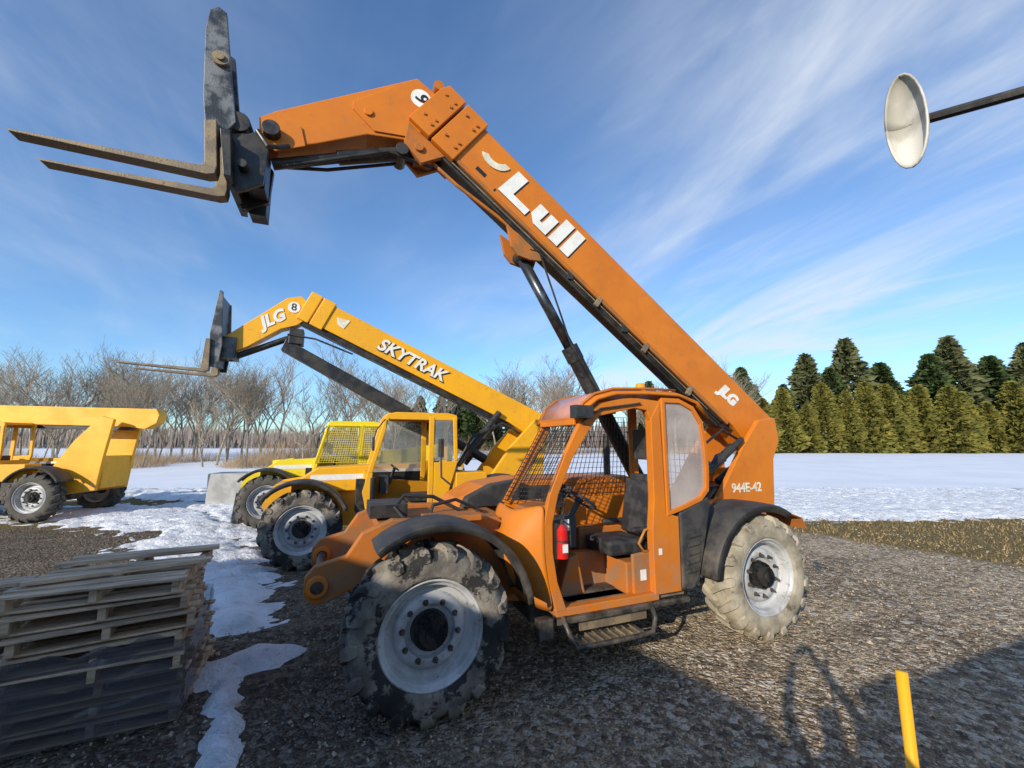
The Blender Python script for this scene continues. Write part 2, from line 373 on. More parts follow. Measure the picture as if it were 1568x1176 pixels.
def wheel(par,s,w,far=False,tm=None,steer=0,spin=0,scale=1):
    e=bpy.data.objects.new('wheel',None);e.empty_display_size=.1;link(e,par)
    e.location=(s,w,.64*scale);e.scale=(scale,)*3
    e.rotation_euler=(Matrix.Rotation(steer+(math.pi if far else 0),3,'Z')@Matrix.Rotation(spin,3,'Y')).to_euler()
    for nm,me in(('tyre',tm or TM),('rim',RIMM),('hub',HUBM),('nuts',NUTM)):
        o=bpy.data.objects.new(nm,me);link(o,e)
def text(par,body,size,loc,ang,mt,bold=.0,shear=0,ext=.003,spacing=1):
    c=bpy.data.curves.new('lettering','FONT');c.body=body;c.size=size;c.extrude=ext;c.offset=bold;c.shear=shear;c.align_x='CENTER';c.align_y='CENTER';c.space_character=spacing
    c.materials.append(mt);o=bpy.data.objects.new('lettering',c);link(o,par);o.location=loc
    o.rotation_euler=(Matrix.Rotation(ang,3,'Y')@Matrix.Rotation(R(90),3,'X')).to_euler();return o
def circ(c,r,n=24,a0=0,a1=2*math.pi): return [(c[0]+r*math.cos(a0+(a1-a0)*i/n),c[1]+r*math.sin(a0+(a1-a0)*i/n)) for i in range(n)]
def arcpts(c,r,a0,a1,n=14): return [(c[0]+r*math.cos(R(a0+(a1-a0)*i/n)),c[1]+r*math.sin(R(a0+(a1-a0)*i/n))) for i in range(n+1)]
def fender(par,c,r,a0,a1,w0,w1,mt,lip=.06):
    pts=arcpts(c,r,a0,a1,20);rows=[]
    for (x,z) in pts:
        dx_,dz_=(x-c[0])/r,(z-c[1])/r
        rows.append([(x-dx_*lip,w0,z-dz_*lip),(x-dx_*.012,w0-.004,z-dz_*.012),(x,w0+.02,z),(x+dx_*.006,(w0+w1)/2,z+dz_*.006),(x,w1,z),(x-dx_*lip,w1+.01,z-dz_*lip)])
    m=MB();m.grid(rows);return m.make('fender',mt,par,solid=.012,auto=50)
# ------------------------------------------------------------------ orange telehandler
O1=(-.585,3.34,0);YAW=R(22.2)
T=empty('orange_telehandler',O1,YAW)
wheel(T,0,0,spin=.3);wheel(T,3.62,0,tm=TM2,spin=1.1);wheel(T,0,2.4,far=True,spin=.7);wheel(T,3.62,2.4,far=True,tm=TM2)
m=MB()
for s_ in(0,3.62):
    m.cyl((s_,.3,.64),(s_,2.1,.64),.09);m.cyl((s_,1.0,.64),(s_,1.4,.64),.2,n=20);m.box((s_,.45,.64),(.26,.12,.36));m.box((s_,1.95,.64),(.26,.12,.36))
    m.cyl((s_-.18,.5,.6),(s_-.18,1.9,.6),.03)
m.make('axles',BLACK,T,bev=.01)
m=MB()
for w0,w1 in((.62,.72),(1.68,1.78)):
    front=[(-.5,1.30),(-.62,1.12),(-.86,1.06),(-.93,.98),(-.93,.84),(-.86,.77),(-.74,.77),(-.60,.84),(-.42,.86),(-.3,.74),(.5,.62),(1.0,.55),(1.0,1.0),(.75,1.36),(.0,1.38),(-.25,1.40)]
    m.prism(front,w0,w1)
    m.prism([(1.0,.5),(3.0,.5),(3.3,.7),(4.7,.7),(4.78,1.1),(4.0,1.2),(3.3,1.1),(2.6,.95),(1.0,.95)],w0,w1)
m.bb((-.35,.72,1.22),(.9,1.68,1.33));m.bb((-.3,.72,.7),(-.15,1.68,1.2));m.bb((.8,.72,.5),(.95,1.68,1.2))
m.bb((4.5,.72,.72),(4.76,1.68,1.2))
m.make('chassis',ORANGE_D,T,bev=.012)
m=MB()
for w0 in(.60,1.66): m.cyl((-.83,w0-.015,.91),(-.83,w0+.15,.91),.085,n=24);
m.make('pin_bosses',ORANGE,T,bev=.006)
m=MB()
for w0 in(.58,1.64): m.cyl((-.83,w0-.005,.91),(-.83,w0+.19,.91),.05,n=20)
m.cyl((-.83,.7,.91),(-.83,1.7,.91),.04)
m.path([(-.1,.9,1.34),(-.2,.95,1.45),(-.1,1.05,1.55),(.2,1.1,1.52),(.5,1.1,1.36)],.02);m.path([(.1,.8,1.34),(.15,.85,1.47),(.4,.95,1.5),(.7,1.0,1.36)],.018)
m.box((-.25,1.2,1.42),(.35,.5,.12));m.cyl((-.5,.9,1.1),(-.1,.9,1.3),.05)
m.make('pins_and_hoses',BLACK,T,bev=.004)
m=MB();m.bb((1.0,.45,.42),(2.9,1.9,.62));m.bb((1.3,.3,.45),(2.2,.5,.6));m.cyl((.3,1.2,.66),(3.3,1.2,.66),.05);m.bb((2.9,.6,.45),(3.2,1.8,.9))
m.make('underbody',BLACK,T,bev=.02)
m=MB()
for w0 in(.76,1.56):
    m.prism([(3.55,.9),(3.72,1.30),(3.98,1.62),(4.25,1.98),(4.62,2.38),(4.95,2.42),(5.0,2.1),(4.86,1.85),(4.80,1.2),(4.78,.8)],w0,w0+.07)
m.bb((4.60,.83,.85),(4.80,1.56,1.7))
m.make('rear_frame',ORANGE,T,bev=.012)
m=MB();m.cyl((4.98,.9,2.22),(4.98,1.5,2.22),.09,n=20);m.bb((3.7,.9,.9),(4.5,1.5,1.5));m.cyl((4.0,.95,1.55),(4.7,.95,1.95),.055);m.path([(3.7,.9,1.6),(3.9,.85,1.9),(4.3,.85,2.0),(4.6,.9,1.8)],.025);m.cyl((3.45,.72,1.62),(4.05,.72,2.02),.055);m.cyl((4.0,.72,1.99),(4.25,.74,2.12),.035)
m.path([(3.6,1.0,1.4),(3.75,.98,2.0),(4.2,1.0,2.25),(4.8,1.05,2.0)],.02);m.path([(3.3,.7,1.1),(3.35,.66,1.5),(3.5,.68,1.75),(3.9,.72,1.85)],.022);m.path([(3.45,.72,1.0),(3.5,.7,1.35),(3.7,.72,1.5)],.018)
m.make('boom_pivot_and_cylinder',BLACK,T,bev=.01)
fender(T,(0.05,.66),.79,128,8,-.01,.42,PLASTIC)
fender(T,(3.62,.60),.80,172,60,.0,.46,PLASTIC,.08)
m=MB();m.grid([[(4.02,.0,1.28),(4.02,.44,1.28)],[(4.20,.0,1.22),(4.20,.44,1.22)],[(4.26,.0,1.10),(4.26,.44,1.10)]]);m.make('fender_flap',ORANGE_D,T,solid=.012)
m=MB();m.bb((.0,.40,1.38),(.5,.66,1.43));m.bb((3.5,.42,1.3),(3.9,.80,1.36));m.make('fender_brackets',ORANGE_D,T,bev=.006)
# BOOM
th=R(36.6);F_=Vector((-math.cos(th),0,math.sin(th)));N=Vector((math.sin(th),0,math.cos(th)))
def BP(x,y,w,P=(4.95,2.30)): return (P[0]+F_.x*x+N.x*y,w,P[1]+F_.z*x+N.z*y)
def B2(x,y,P=(4.95,2.30)): q=BP(x,y,0,P);return (q[0],q[2])
m=MB();m.prism([B2(-.36,.12),B2(-.30,.29),B2(5.62,.29),B2(5.62,-.29),B2(.4,-.29),B2(.05,-.34),B2(-.28,-.18)],1.03,1.37)
m.make('boom_outer_section',ORANGE,T,bev=.014)
m=MB();m.prism([B2(.5,-.293),B2(5.66,-.293),B2(5.66,-.34),B2(.5,-.34)],1.025,1.06);m.prism([B2(.5,-.293),B2(5.66,-.293),B2(5.66,-.34),B2(.5,-.34)],1.34,1.375)
m.prism([B2(-.2,.294),B2(5.6,.294),B2(5.6,.305),B2(-.2,.305)],1.05,1.35)
m.make('boom_flanges',ORANGE_D,T,bev=.004)
m=MB();m.prism([B2(.3,-.30),B2(5.8,-.30),B2(5.8,-.37),B2(.5,-.40)],1.09,1.31)
for k,(y,r_) in enumerate(((-.36,.016),(-.39,.016),(-.425,.02))):
    m.path([BP(.6,y,1.06+.02*k),BP(2.5,y-.02,1.07),BP(4.2,y,1.06),BP(5.9,y+.03,1.08)],r_,6)
m.path([BP(1.2,-.36,1.30),BP(5.8,-.36,1.30)],.02,6)
m.box(BP(2.6,-.36,1.05),(.10,.04,.12));m.box(BP(3.6,-.36,1.05),(.08,.04,.12))
m.make('boom_hoses_and_track',BLACK,T,bev=.004)
m=MB();
for x in(1.3,2.2,3.1): m.box(BP(x,-.37,1.04),(.06,.05,.14),Matrix.Rotation(th,3,'Y'))
m.prism([B2(.9,-.37),B2(5.5,-.37),B2(5.5,-.385),B2(.9,-.385)],1.04,1.055)
m.make('hose_clamps',STEEL,T,bev=.004)
m=MB();m.prism([B2(5.50,.34),B2(5.82,.34),B2(5.82,-.37),B2(5.50,-.37)],.995,1.405);m.prism([B2(5.85,.34),B2(6.10,.34),B2(6.14,.22),B2(6.14,-.37),B2(5.85,-.37)],.99,1.41)
m.make('boom_collar',ORANGE,T,bev=.01)
m=MB()
for x in(5.58,5.74,5.92,6.05):
    for y in((.20,.12,-.16,-.24) if x in(5.58,5.92) else (.20,-.20)): q=Vector(BP(x,y,.99));m.cyl(q,q+Vector((0,-.014,0)),.018,n=6)
q=Vector(BP(6.18,.24,1.0));m.cyl(q,q+Vector((0,.4,0)),.06,n=16)
m.make('collar_bolts',ORANGE_D,T)
m=MB();m.prism([B2(5.60,-.38),B2(6.12,-.38),B2(6.0,-.62),B2(5.72,-.66)],1.05,1.11);m.prism([B2(5.60,-.38),B2(6.12,-.38),B2(6.0,-.62),B2(5.72,-.66)],1.29,1.35)
m.cyl(BP(5.85,-.54,1.02),BP(5.85,-.54,1.38),.05);m.box(BP(5.8,-.5,1.2),(.2,.16,.2))
m.path([BP(5.85,-.5,1.15),BP(5.3,-.52,1.1),BP(4.7,-.44,1.1),BP(4.0,-.40,1.1)],.022)
m.make('boom_front_bracket',ORANGE_D,T,bev=.006)
neck=[(-.11,6.24),(.12,6.10),(.16,6.02),(-.02,5.56),(-.12,5.44),(-.62,5.37),(-1.10,5.12),(-1.46,4.96),(-1.60,5.02),(-1.62,5.22),(-1.50,5.36)]
m=MB();m.prism(neck,1.07,1.33);m.make('gooseneck',ORANGE,T,bev=.012)
m=MB()
pl=[(-.13,6.21),(.10,6.08),(.13,6.0),(-.03,5.6),(-.1,5.47),(-.55,5.42),(-.78,5.62),(-.78,5.70)]
m.prism(pl,1.052,1.068);m.prism(pl,1.332,1.348);m.cyl((-.62,1.03,5.62),(-.62,1.37,5.62),.045,n=18)
m.prism([(-1.62,5.24),(-1.5,5.33),(-1.25,5.25),(-1.2,5.05),(-1.46,4.92),(-1.6,4.98)],1.05,1.069)
m.make('gooseneck_side_plates',ORANGE,T,bev=.004)
m=MB();m.prism(circ((-.065,5.97),.115,28),1.044,1.050);m.make('number_disc',WHITE,T);text(T,'9',.22,(-.065,1.038,5.965),R(75),DECALBLK,.002,ext=.002)
m=MB();m.cyl((-1.5,1.2,4.86),(-.7,1.2,5.18),.055);m.cyl((-.9,1.2,5.10),(.0,1.2,5.42),.075);m.path([(-1.4,1.1,4.8),(-1.0,1.1,4.98),(-.4,1.1,5.25),(.1,1.12,5.2)],.02)
m.path([(-1.45,1.25,4.88),(-1.0,1.3,5.0),(-.2,1.3,5.3)],.02);m.cyl((-.25,1.05,5.3),(-.25,1.35,5.3),.07)
m.make('tilt_cylinder',BLACK,T,bev=.004)
m=MB()
side=[(-2.06,6.10),(-2.0,6.16),(-1.93,6.12),(-1.83,5.4),(-1.77,5.02),(-1.86,4.86),(-2.0,4.92),(-2.04,5.2),(-2.08,5.9)]
m.prism(side,.90,.94);m.prism([(s_,z-.12) for s_,z in side],1.30,1.34)
m.prism([(-2.06,5.9),(-2.02,5.9),(-1.98,4.95),(-2.02,4.95)],.94,1.30)
m.make('carriage_backrest',WORN,T,bev=.006)
m=MB();m.cyl((-1.93,.86,5.60),(-1.93,.90,5.60),.07,n=20);m.cyl((-1.93,.84,5.60),(-1.93,.9,5.60),.035,n=16);m.make('carriage_roller',STEEL,T)
m=MB();m.prism([(-1.88,4.9),(-1.62,5.0),(-1.5,4.85),(-1.52,4.5),(-1.66,4.40),(-1.74,4.36),(-1.80,4.5)],.95,1.0)
m.prism([(-1.88,4.9),(-1.62,5.0),(-1.5,4.85),(-1.52,4.5),(-1.66,4.40),(-1.74,4.36),(-1.80,4.5)],1.30,1.36)
m.prism([(-1.86,4.86),(-1.78,4.86),(-1.74,4.42),(-1.80,4.42)],.8,1.55);m.box((-1.6,1.15,4.7),(.16,.22,.42));m.box((-1.62,1.45,4.62),(.15,.2,.5));m.box((-1.72,1.55,4.95),(.2,.14,.3))
m.cyl((-1.5,.96,5.1),(-1.5,1.44,5.1),.08);m.cyl((-1.68,.85,4.6),(-1.68,1.6,4.6),.04);m.cyl((-1.75,.92,5.05),(-1.75,1.45,5.12),.09,n=18)
m.path([(-1.6,.92,5.0),(-1.5,.9,4.85),(-1.42,.95,4.9),(-1.35,1.05,5.0)],.025)
m.make('carriage_frame',BLACK,T,bev=.008)
m=MB()
for w0 in(.83,1.20):
    m.prism([(-1.99,4.92),(-1.90,4.95),(-1.86,4.50),(-1.87,4.43),(-1.93,4.41),(-3.2,4.44),(-3.22,4.46),(-1.99,4.485),(-1.955,4.52)],w0,w0+.125)
m.make('forks',STEEL,T,bev=.006)
m=MB();m.cyl((1.26,1.2,4.32),(1.92,1.2,3.24),.066,n=20);m.make('lift_cylinder_rod',mat('dark_rod',(.14,.15,.17),(.06,.06,.065),6,rough=.22,metal=.8),T,smooth=True)
m=MB();m.cyl((1.90,1.2,3.27),(2.0,1.2,3.10),.108,n=20);m.cyl((1.98,1.2,3.14),(3.0,1.2,1.42),.096,n=20);m.path([(1.86,1.1,3.3),(2.2,1.08,2.78),(2.6,1.08,2.1),(2.9,1.08,1.6)],.018);m.cyl((1.24,1.08,4.36),(1.24,1.32,4.36),.075,n=18);m.path([(1.25,1.08,4.4),(1.42,1.05,4.4),(1.5,1.06,4.2),(1.75,1.1,3.6),(1.86,1.1,3.3)],.012)
m.make('lift_cylinder_barrel',BLACK,T,auto=35)
m=MB()
for w0 in(1.06,1.30): m.prism([(1.0,4.66),(1.5,4.40),(1.46,4.28),(1.3,4.27),(1.15,4.3),(1.06,4.40)],w0,w0+.04)
m.make('lift_lug',ORANGE_D,T,bev=.006)
def shape(par,polys,org,ang,sh,w,mt,name,th_=.004):
    m=MB();c_,s_=math.cos(ang),math.sin(ang)
    for P in polys:
        m.prism([(org[0]+(x+sh*y)*c_+y*s_,org[1]-(x+sh*y)*s_+y*c_) for x,y in P],w-th_,w)
    return m.make(name,mt,par)
lull=[[(0,0),(.40,0),(.40,.105),(.15,.105),(.15,.42),(0,.42)],[(.43,.30),(.43,.10),(.53,0),(.72,0),(.72,.30),(.60,.30),(.60,.10),(.56,.10),(.56,.30)],[(.76,0),(.90,0),(.90,.42),(.76,.42)],[(.94,0),(1.08,0),(1.08,.42),(.94,.42)]]
lull=[[(x*1.08,y*.95) for x,y in P] for P in lull]
o0=B2(4.93,-.21)
shape(T,lull,(o0[0]+.012,o0[1]-.014),th,.10,1.0285,DECALBLK,'logo_shadow',.003)
shape(T,lull,o0,th,.10,1.0245,WHITE,'logo_letters')
q=BP(.72,.02,1.026);text(T,'JLG',.23,q,th,WHITE,.014,shear=.3)
text(T,'944E-42',.165,(4.29,.752,1.48),0,CREAM,.004,ext=.002)
cr=[( .20*math.cos(R(a)), .17*math.sin(R(a))) for a in range(200,346,12)]+[( .12*math.cos(R(a)), .085*math.sin(R(a))) for a in range(340,196,-12)]
o0=B2(5.18,.12);shape(T,[cr],o0,R(22),0,1.026,CREAM,'angle_indicator',.01)
m=MB()
for (x,y,w_,h2) in((5.2,-.20,.14,.05),(4.95,-.25,.02,.04)): q=BP(x,y,1.027);m.box(q,(w_,.004,h2),Matrix.Rotation(th,3,'Y'))
m.make('small_decals',DECALBLK,T)
# --- cab
wn=.15;wf=1.0
m=MB()
outer=[(1.40,2.27),(1.22,1.95),(1.06,1.60),(1.00,1.35),(1.00,1.10),(1.04,.85),(1.11,.60)]
inner=[(1.52,2.22),(1.31,1.93),(1.15,1.60),(1.09,1.35),(1.09,1.10),(1.13,.85),(1.22,.60)]
m.prism(outer+inner[::-1],wn,wn+.06)
m.prism([(1.40,2.27),(1.52,2.22),(1.62,2.33),(2.05,2.42),(2.20,2.40),(2.24,2.30),(2.34,2.30),(2.42,2.50),(2.0,2.53),(1.62,2.46)],wn+.002,wn+.062)
m.prism([(2.24,2.32),(2.36,2.50),(2.38,1.36),(2.54,1.32),(2.53,.60),(2.20,.60),(2.20,1.2),(2.235,1.5)],wn-.003,wn+.09)
m.prism([(1.10,.62),(2.25,.62),(2.25,.55),(1.12,.55)],wn+.003,wn+.10)
m.prism([(1.40,2.27),(.92,1.45),(.99,1.42),(1.50,2.24)],wf-.05,wf)
m.prism([(1.45,2.27),(1.62,2.46),(2.4,2.5),(2.4,2.42),(1.65,2.38)],wf-.052,wf-.002)
m.prism([(2.60,2.5),(2.70,2.5),(2.70,1.0),(2.60,1.0)],wf-.06,wf);m.prism([(.95,1.45),(2.6,1.45),(2.6,.6),(.95,.6)],wf-.02,wf-.004)
m.bb((1.36,wn+.06,2.24),(1.44,wf-.05,2.31))
m.make('cab_frame',ORANGE,T,bev=.012)
rows=[]
for (a,b_,c_) in(((.90,1.0,1.45),(.84,.5,1.43),(1.01,.155,1.52)),((.86,1.0,1.38),(.76,.47,1.34),(1.0,.15,1.38)),((.82,1.0,1.2),(.66,.46,1.12),(1.0,.15,1.12)),((.82,1.0,.95),(.72,.46,.90),(1.03,.15,.86)),((.85,1.0,.7),(.92,.46,.62),(1.10,.15,.60))):
    a,b_,c_=map(Vector,(a,b_,c_));r_=[a,a.lerp(b_,.5),b_*1.0,(b_.lerp(c_,.35)+Vector((-.02,-.03,0))),b_.lerp(c_,.7)+Vector((-.015,-.02,0)),c_];rows.append([tuple(p) for p in r_])
m=MB();m.grid(rows);m.make('cowl_panel',ORANGE,T,solid=.015,smooth=True,sub=2)
prof=[(1.37,2.29),(1.44,2.42),(1.58,2.52),(1.8,2.58),(2.2,2.60),(2.6,2.60),(2.85,2.53),(3.0,2.36)]
m=MB();m.grid([[(s_,w_,z-(.03 if w_ in(.11,1.04) else 0)) for w_ in(.11,.2,.5,.8,.95,1.04)] for s_,z in prof]);m.make('cab_roof',ORANGE,T,solid=.03,smooth=True)
m=MB();m.grid([[(s_,w_,z+.024) for w_ in(.20,.55,.94)] for s_,z in prof[0:5]]);m.make('roof_hatch',ROOFPLX,T,solid=.008,smooth=True)
m=MB()
for w_ in(.17,.97): m.path([(s_,w_,z+.03) for s_,z in prof[0:6]],.014,6)
m.make('roof_hatch_rails',ORANGE_D,T,smooth=True)
wo=[(2.38,2.54),(2.62,2.54),(2.82,2.46),(2.94,2.30),(2.98,2.05),(2.99,1.80),(2.97,1.56),(2.86,1.46),(2.60,1.38),(2.385,1.33)]
cx_=(2.68,1.95);wi=[(cx_[0]+(x-cx_[0])*.84,cx_[1]+(z-cx_[1])*.91) for x,z in wo]
m=MB();m.ring(wo,wi,wn-.012,wn+.05);m.make('quarter_window_frame',ORANGE,T,bev=.008)
m=MB();m.prism([(cx_[0]+(x-cx_[0])*.86,cx_[1]+(z-cx_[1])*.92) for x,z in wo],wn+.012,wn+.02);m.make('quarter_window',PLEXI,T)
m=MB();m.prism([(2.56,1.36),(2.96,1.50),(2.98,1.40),(2.90,1.10),(2.78,.70),(2.70,.60),(2.545,.60)],wn-.005,wn+.5);m.make('side_panel',PLASTIC,T,bev=.02)
m=MB()
for i in range(5):
    m.box((2.68+.012*i,wn-.012,.78+.085*i),(.17,.02,.035),Matrix.Rotation(R(-8),3,'Y'))
m.make('side_louvres',PLASTIC,T,bev=.008)
m=MB();m.mesh((2.95,.2,1.5),(2.95,.98,1.5),(2.93,.98,2.4),(2.93,.2,2.4),10,12,.004)
m.mesh((1.02,.19,1.55),(.92,.97,1.47),(1.38,.97,2.24),(1.42,.19,2.24),16,18,.0038)
m.mesh((1.02,.985,1.48),(2.58,.985,1.48),(2.58,.985,2.38),(1.56,.985,2.38),24,15,.0038)
m.make('wire_guards',BLACK,T)
m=MB();m.path([(1.44,.17,2.26),(1.22,.17,1.93),(1.08,.17,1.62)],.014);m.box((1.38,.09,2.36),(.20,.10,.12));m.box((1.34,.06,2.36),(.10,.05,.10))
m.path([(1.40,.12,2.27),(1.62,.13,2.40),(2.1,.13,2.47)],.010);m.path([(1.0,.9,1.5),(1.3,.9,1.95),(1.4,.8,2.1)],.008)
m.make('work_light_and_trim',PLASTIC,T,bev=.006)
m=MB();m.bb((1.12,.2,.55),(2.6,.98,.60));m.make('cab_floor',STEEL,T)
m=MB();m.prism([(2.0,.60),(2.0,.98),(2.24,1.0),(2.24,.60)],.22,.26);m.bb((1.95,.26,.60),(2.55,.95,.90));m.prism([(1.05,.6),(1.05,1.42),(1.35,1.45),(1.45,1.2),(1.3,.6)],.62,.95);m.bb((1.75,.80,.6),(2.5,.96,1.15))
m.prism([(1.30,.6),(1.42,.95),(1.52,.98),(1.60,.6)],.45,.75)
m.make('cab_console',ORANGE_D,T,bev=.015)
m=MB();rot=Matrix.Rotation(R(10),3,'Y')
m.box((2.02,.52,1.03),(.48,.46,.14));m.box((2.36,.52,1.38),(.13,.46,.58),rot);m.box((2.40,.52,1.68),(.10,.30,.10),rot);m.box((2.2,.26,1.2),(.34,.06,.06));m.box((2.2,.78,1.2),(.34,.06,.06))
m.make('seat',SEAT,T,bev=.045)
m=MB();m.path([(2.3,.24,1.0),(2.14,.22,1.0),(2.08,.22,1.08),(2.16,.22,1.2),(2.28,.23,1.22)],.014)
m.make('seat_grab_loop',mat('tan_grab_loop',(.40,.18,.03),rough=.5),T,smooth=True)
c0=Vector((1.58,.50,1.50));ax=Vector((.55,0,.83)).normalized();a_=ax.orthogonal().normalized();b2=ax.cross(a_)
m=MB();m.path([c0+(a_*math.cos(t)+b2*math.sin(t))*.18 for t in [2*math.pi*i/28 for i in range(28)]],.014,8,True)
for t in(.5,2.6,4.7): m.cyl(c0,c0+(a_*math.cos(t)+b2*math.sin(t))*.18,.009,n=6)
m.cyl(c0,c0-ax*.45,.03);m.cyl(c0+ax*.01,c0-ax*.03,.045)
for w_ in(.64,.70): m.path([(1.45,w_,1.3),(1.5,w_,1.5),(1.56,w_,1.58)],.008);m.cyl((1.56,w_,1.56),(1.57,w_,1.61),.018,n=10)
m.box((1.40,.75,1.48),(.12,.24,.14));m.box((1.35,.5,1.2),(.3,.12,.3))
m.box((2.55,.56,2.05),(.14,.4,.34))
m.make('steering_and_controls',SEAT,T,bev=.004)
m=MB();m.cyl((1.16,.11,1.06),(1.16,.11,1.30),.052,n=20);m.cyl((1.16,.11,1.30),(1.16,.11,1.345),.052,.02,n=20);m.make('fire_extinguisher_body',RED,T,auto=40)
m=MB();m.cyl((1.16,.11,1.345),(1.16,.11,1.39),.018,n=12);m.box((1.13,.11,1.40),(.10,.02,.02));m.path([(1.18,.11,1.37),(1.235,.10,1.33),(1.235,.09,1.15)],.008)
m.cyl((1.16,.11,1.20),(1.16,.11,1.215),.055,n=20);m.box((1.12,.14,1.2),(.03,.06,.3));m.make('fire_extinguisher_valve',BLACK,T)
m=MB();m.box((1.16,.055,1.15),(.05,.006,.07));m.make('fire_extinguisher_label',WHITE,T)
m=MB();m.cyl((2.70,.85,2.60),(2.70,.85,2.66),.08,n=20);m.make('beacon_base',BLACK,T)
m=MB();m.cyl((2.70,.85,2.66),(2.70,.85,2.80),.07,.055,n=20);m.make('beacon_lens',AMBER,T,bev=.01)
m=MB();m.path([(1.17,.14,.56),(1.19,.06,.44),(1.24,.03,.33),(1.9,.03,.33),(2.05,.03,.34),(2.10,.05,.44),(2.12,.13,.56)],.022,10);m.path([(1.24,.20,.34),(1.95,.20,.34)],.018);m.make('step_frame',BLACK,T,smooth=True)
m=MB();m.bb((1.24,.04,.33),(1.98,.24,.345))
for i in range(9): m.bb((1.27+.08*i,.05,.345),(1.29+.08*i,.22,.36))
m.bb((1.35,.17,.40),(2.1,.175,.55));m.make('step_plate',STEEL,T,bev=.003)
m=MB();m.box((.98,.13,.50),(.14,.10,.16));m.bb((1.1,.11,.50),(2.6,.16,.55));m.make('sill',BLACK,T,bev=.01)
m=MB();m.box((1.22,.142,1.33),(.06,.004,.10));m.box((2.28,.142,1.0),(.04,.004,.06));m.box((2.12,.216,.78),(.07,.004,.10));m.make('labels',WHITE,T)
hp=[(.42,.95),(.44,1.22),(.60,1.42),(.9,1.56),(1.4,1.62),(3.0,1.62),(3.3,1.5),(3.35,.95)]
m=MB();m.prism(hp,1.56,2.32);m.make('engine_hood',ORANGE,T,bev=.06)
m=MB();m.prism([(.60,1.34),(.66,1.45),(.95,1.585),(1.3,1.635),(1.3,1.34)],1.40,1.559);m.prism([(1.36,1.1),(1.36,1.53),(2.0,1.54),(2.0,1.1)],1.525,1.559)
m.make('hood_grille',PLASTIC,T,bev=.01)
m=MB();m.cyl((2.9,1.9,1.6),(2.9,1.9,2.2),.05);m.path([(.7,2.3,1.5),(.6,2.5,1.6),(.6,2.55,1.9)],.015);m.box((.6,2.55,2.0),(.05,.15,.25));m.make('exhaust_and_mirror',BLACK,T,bev=.01)

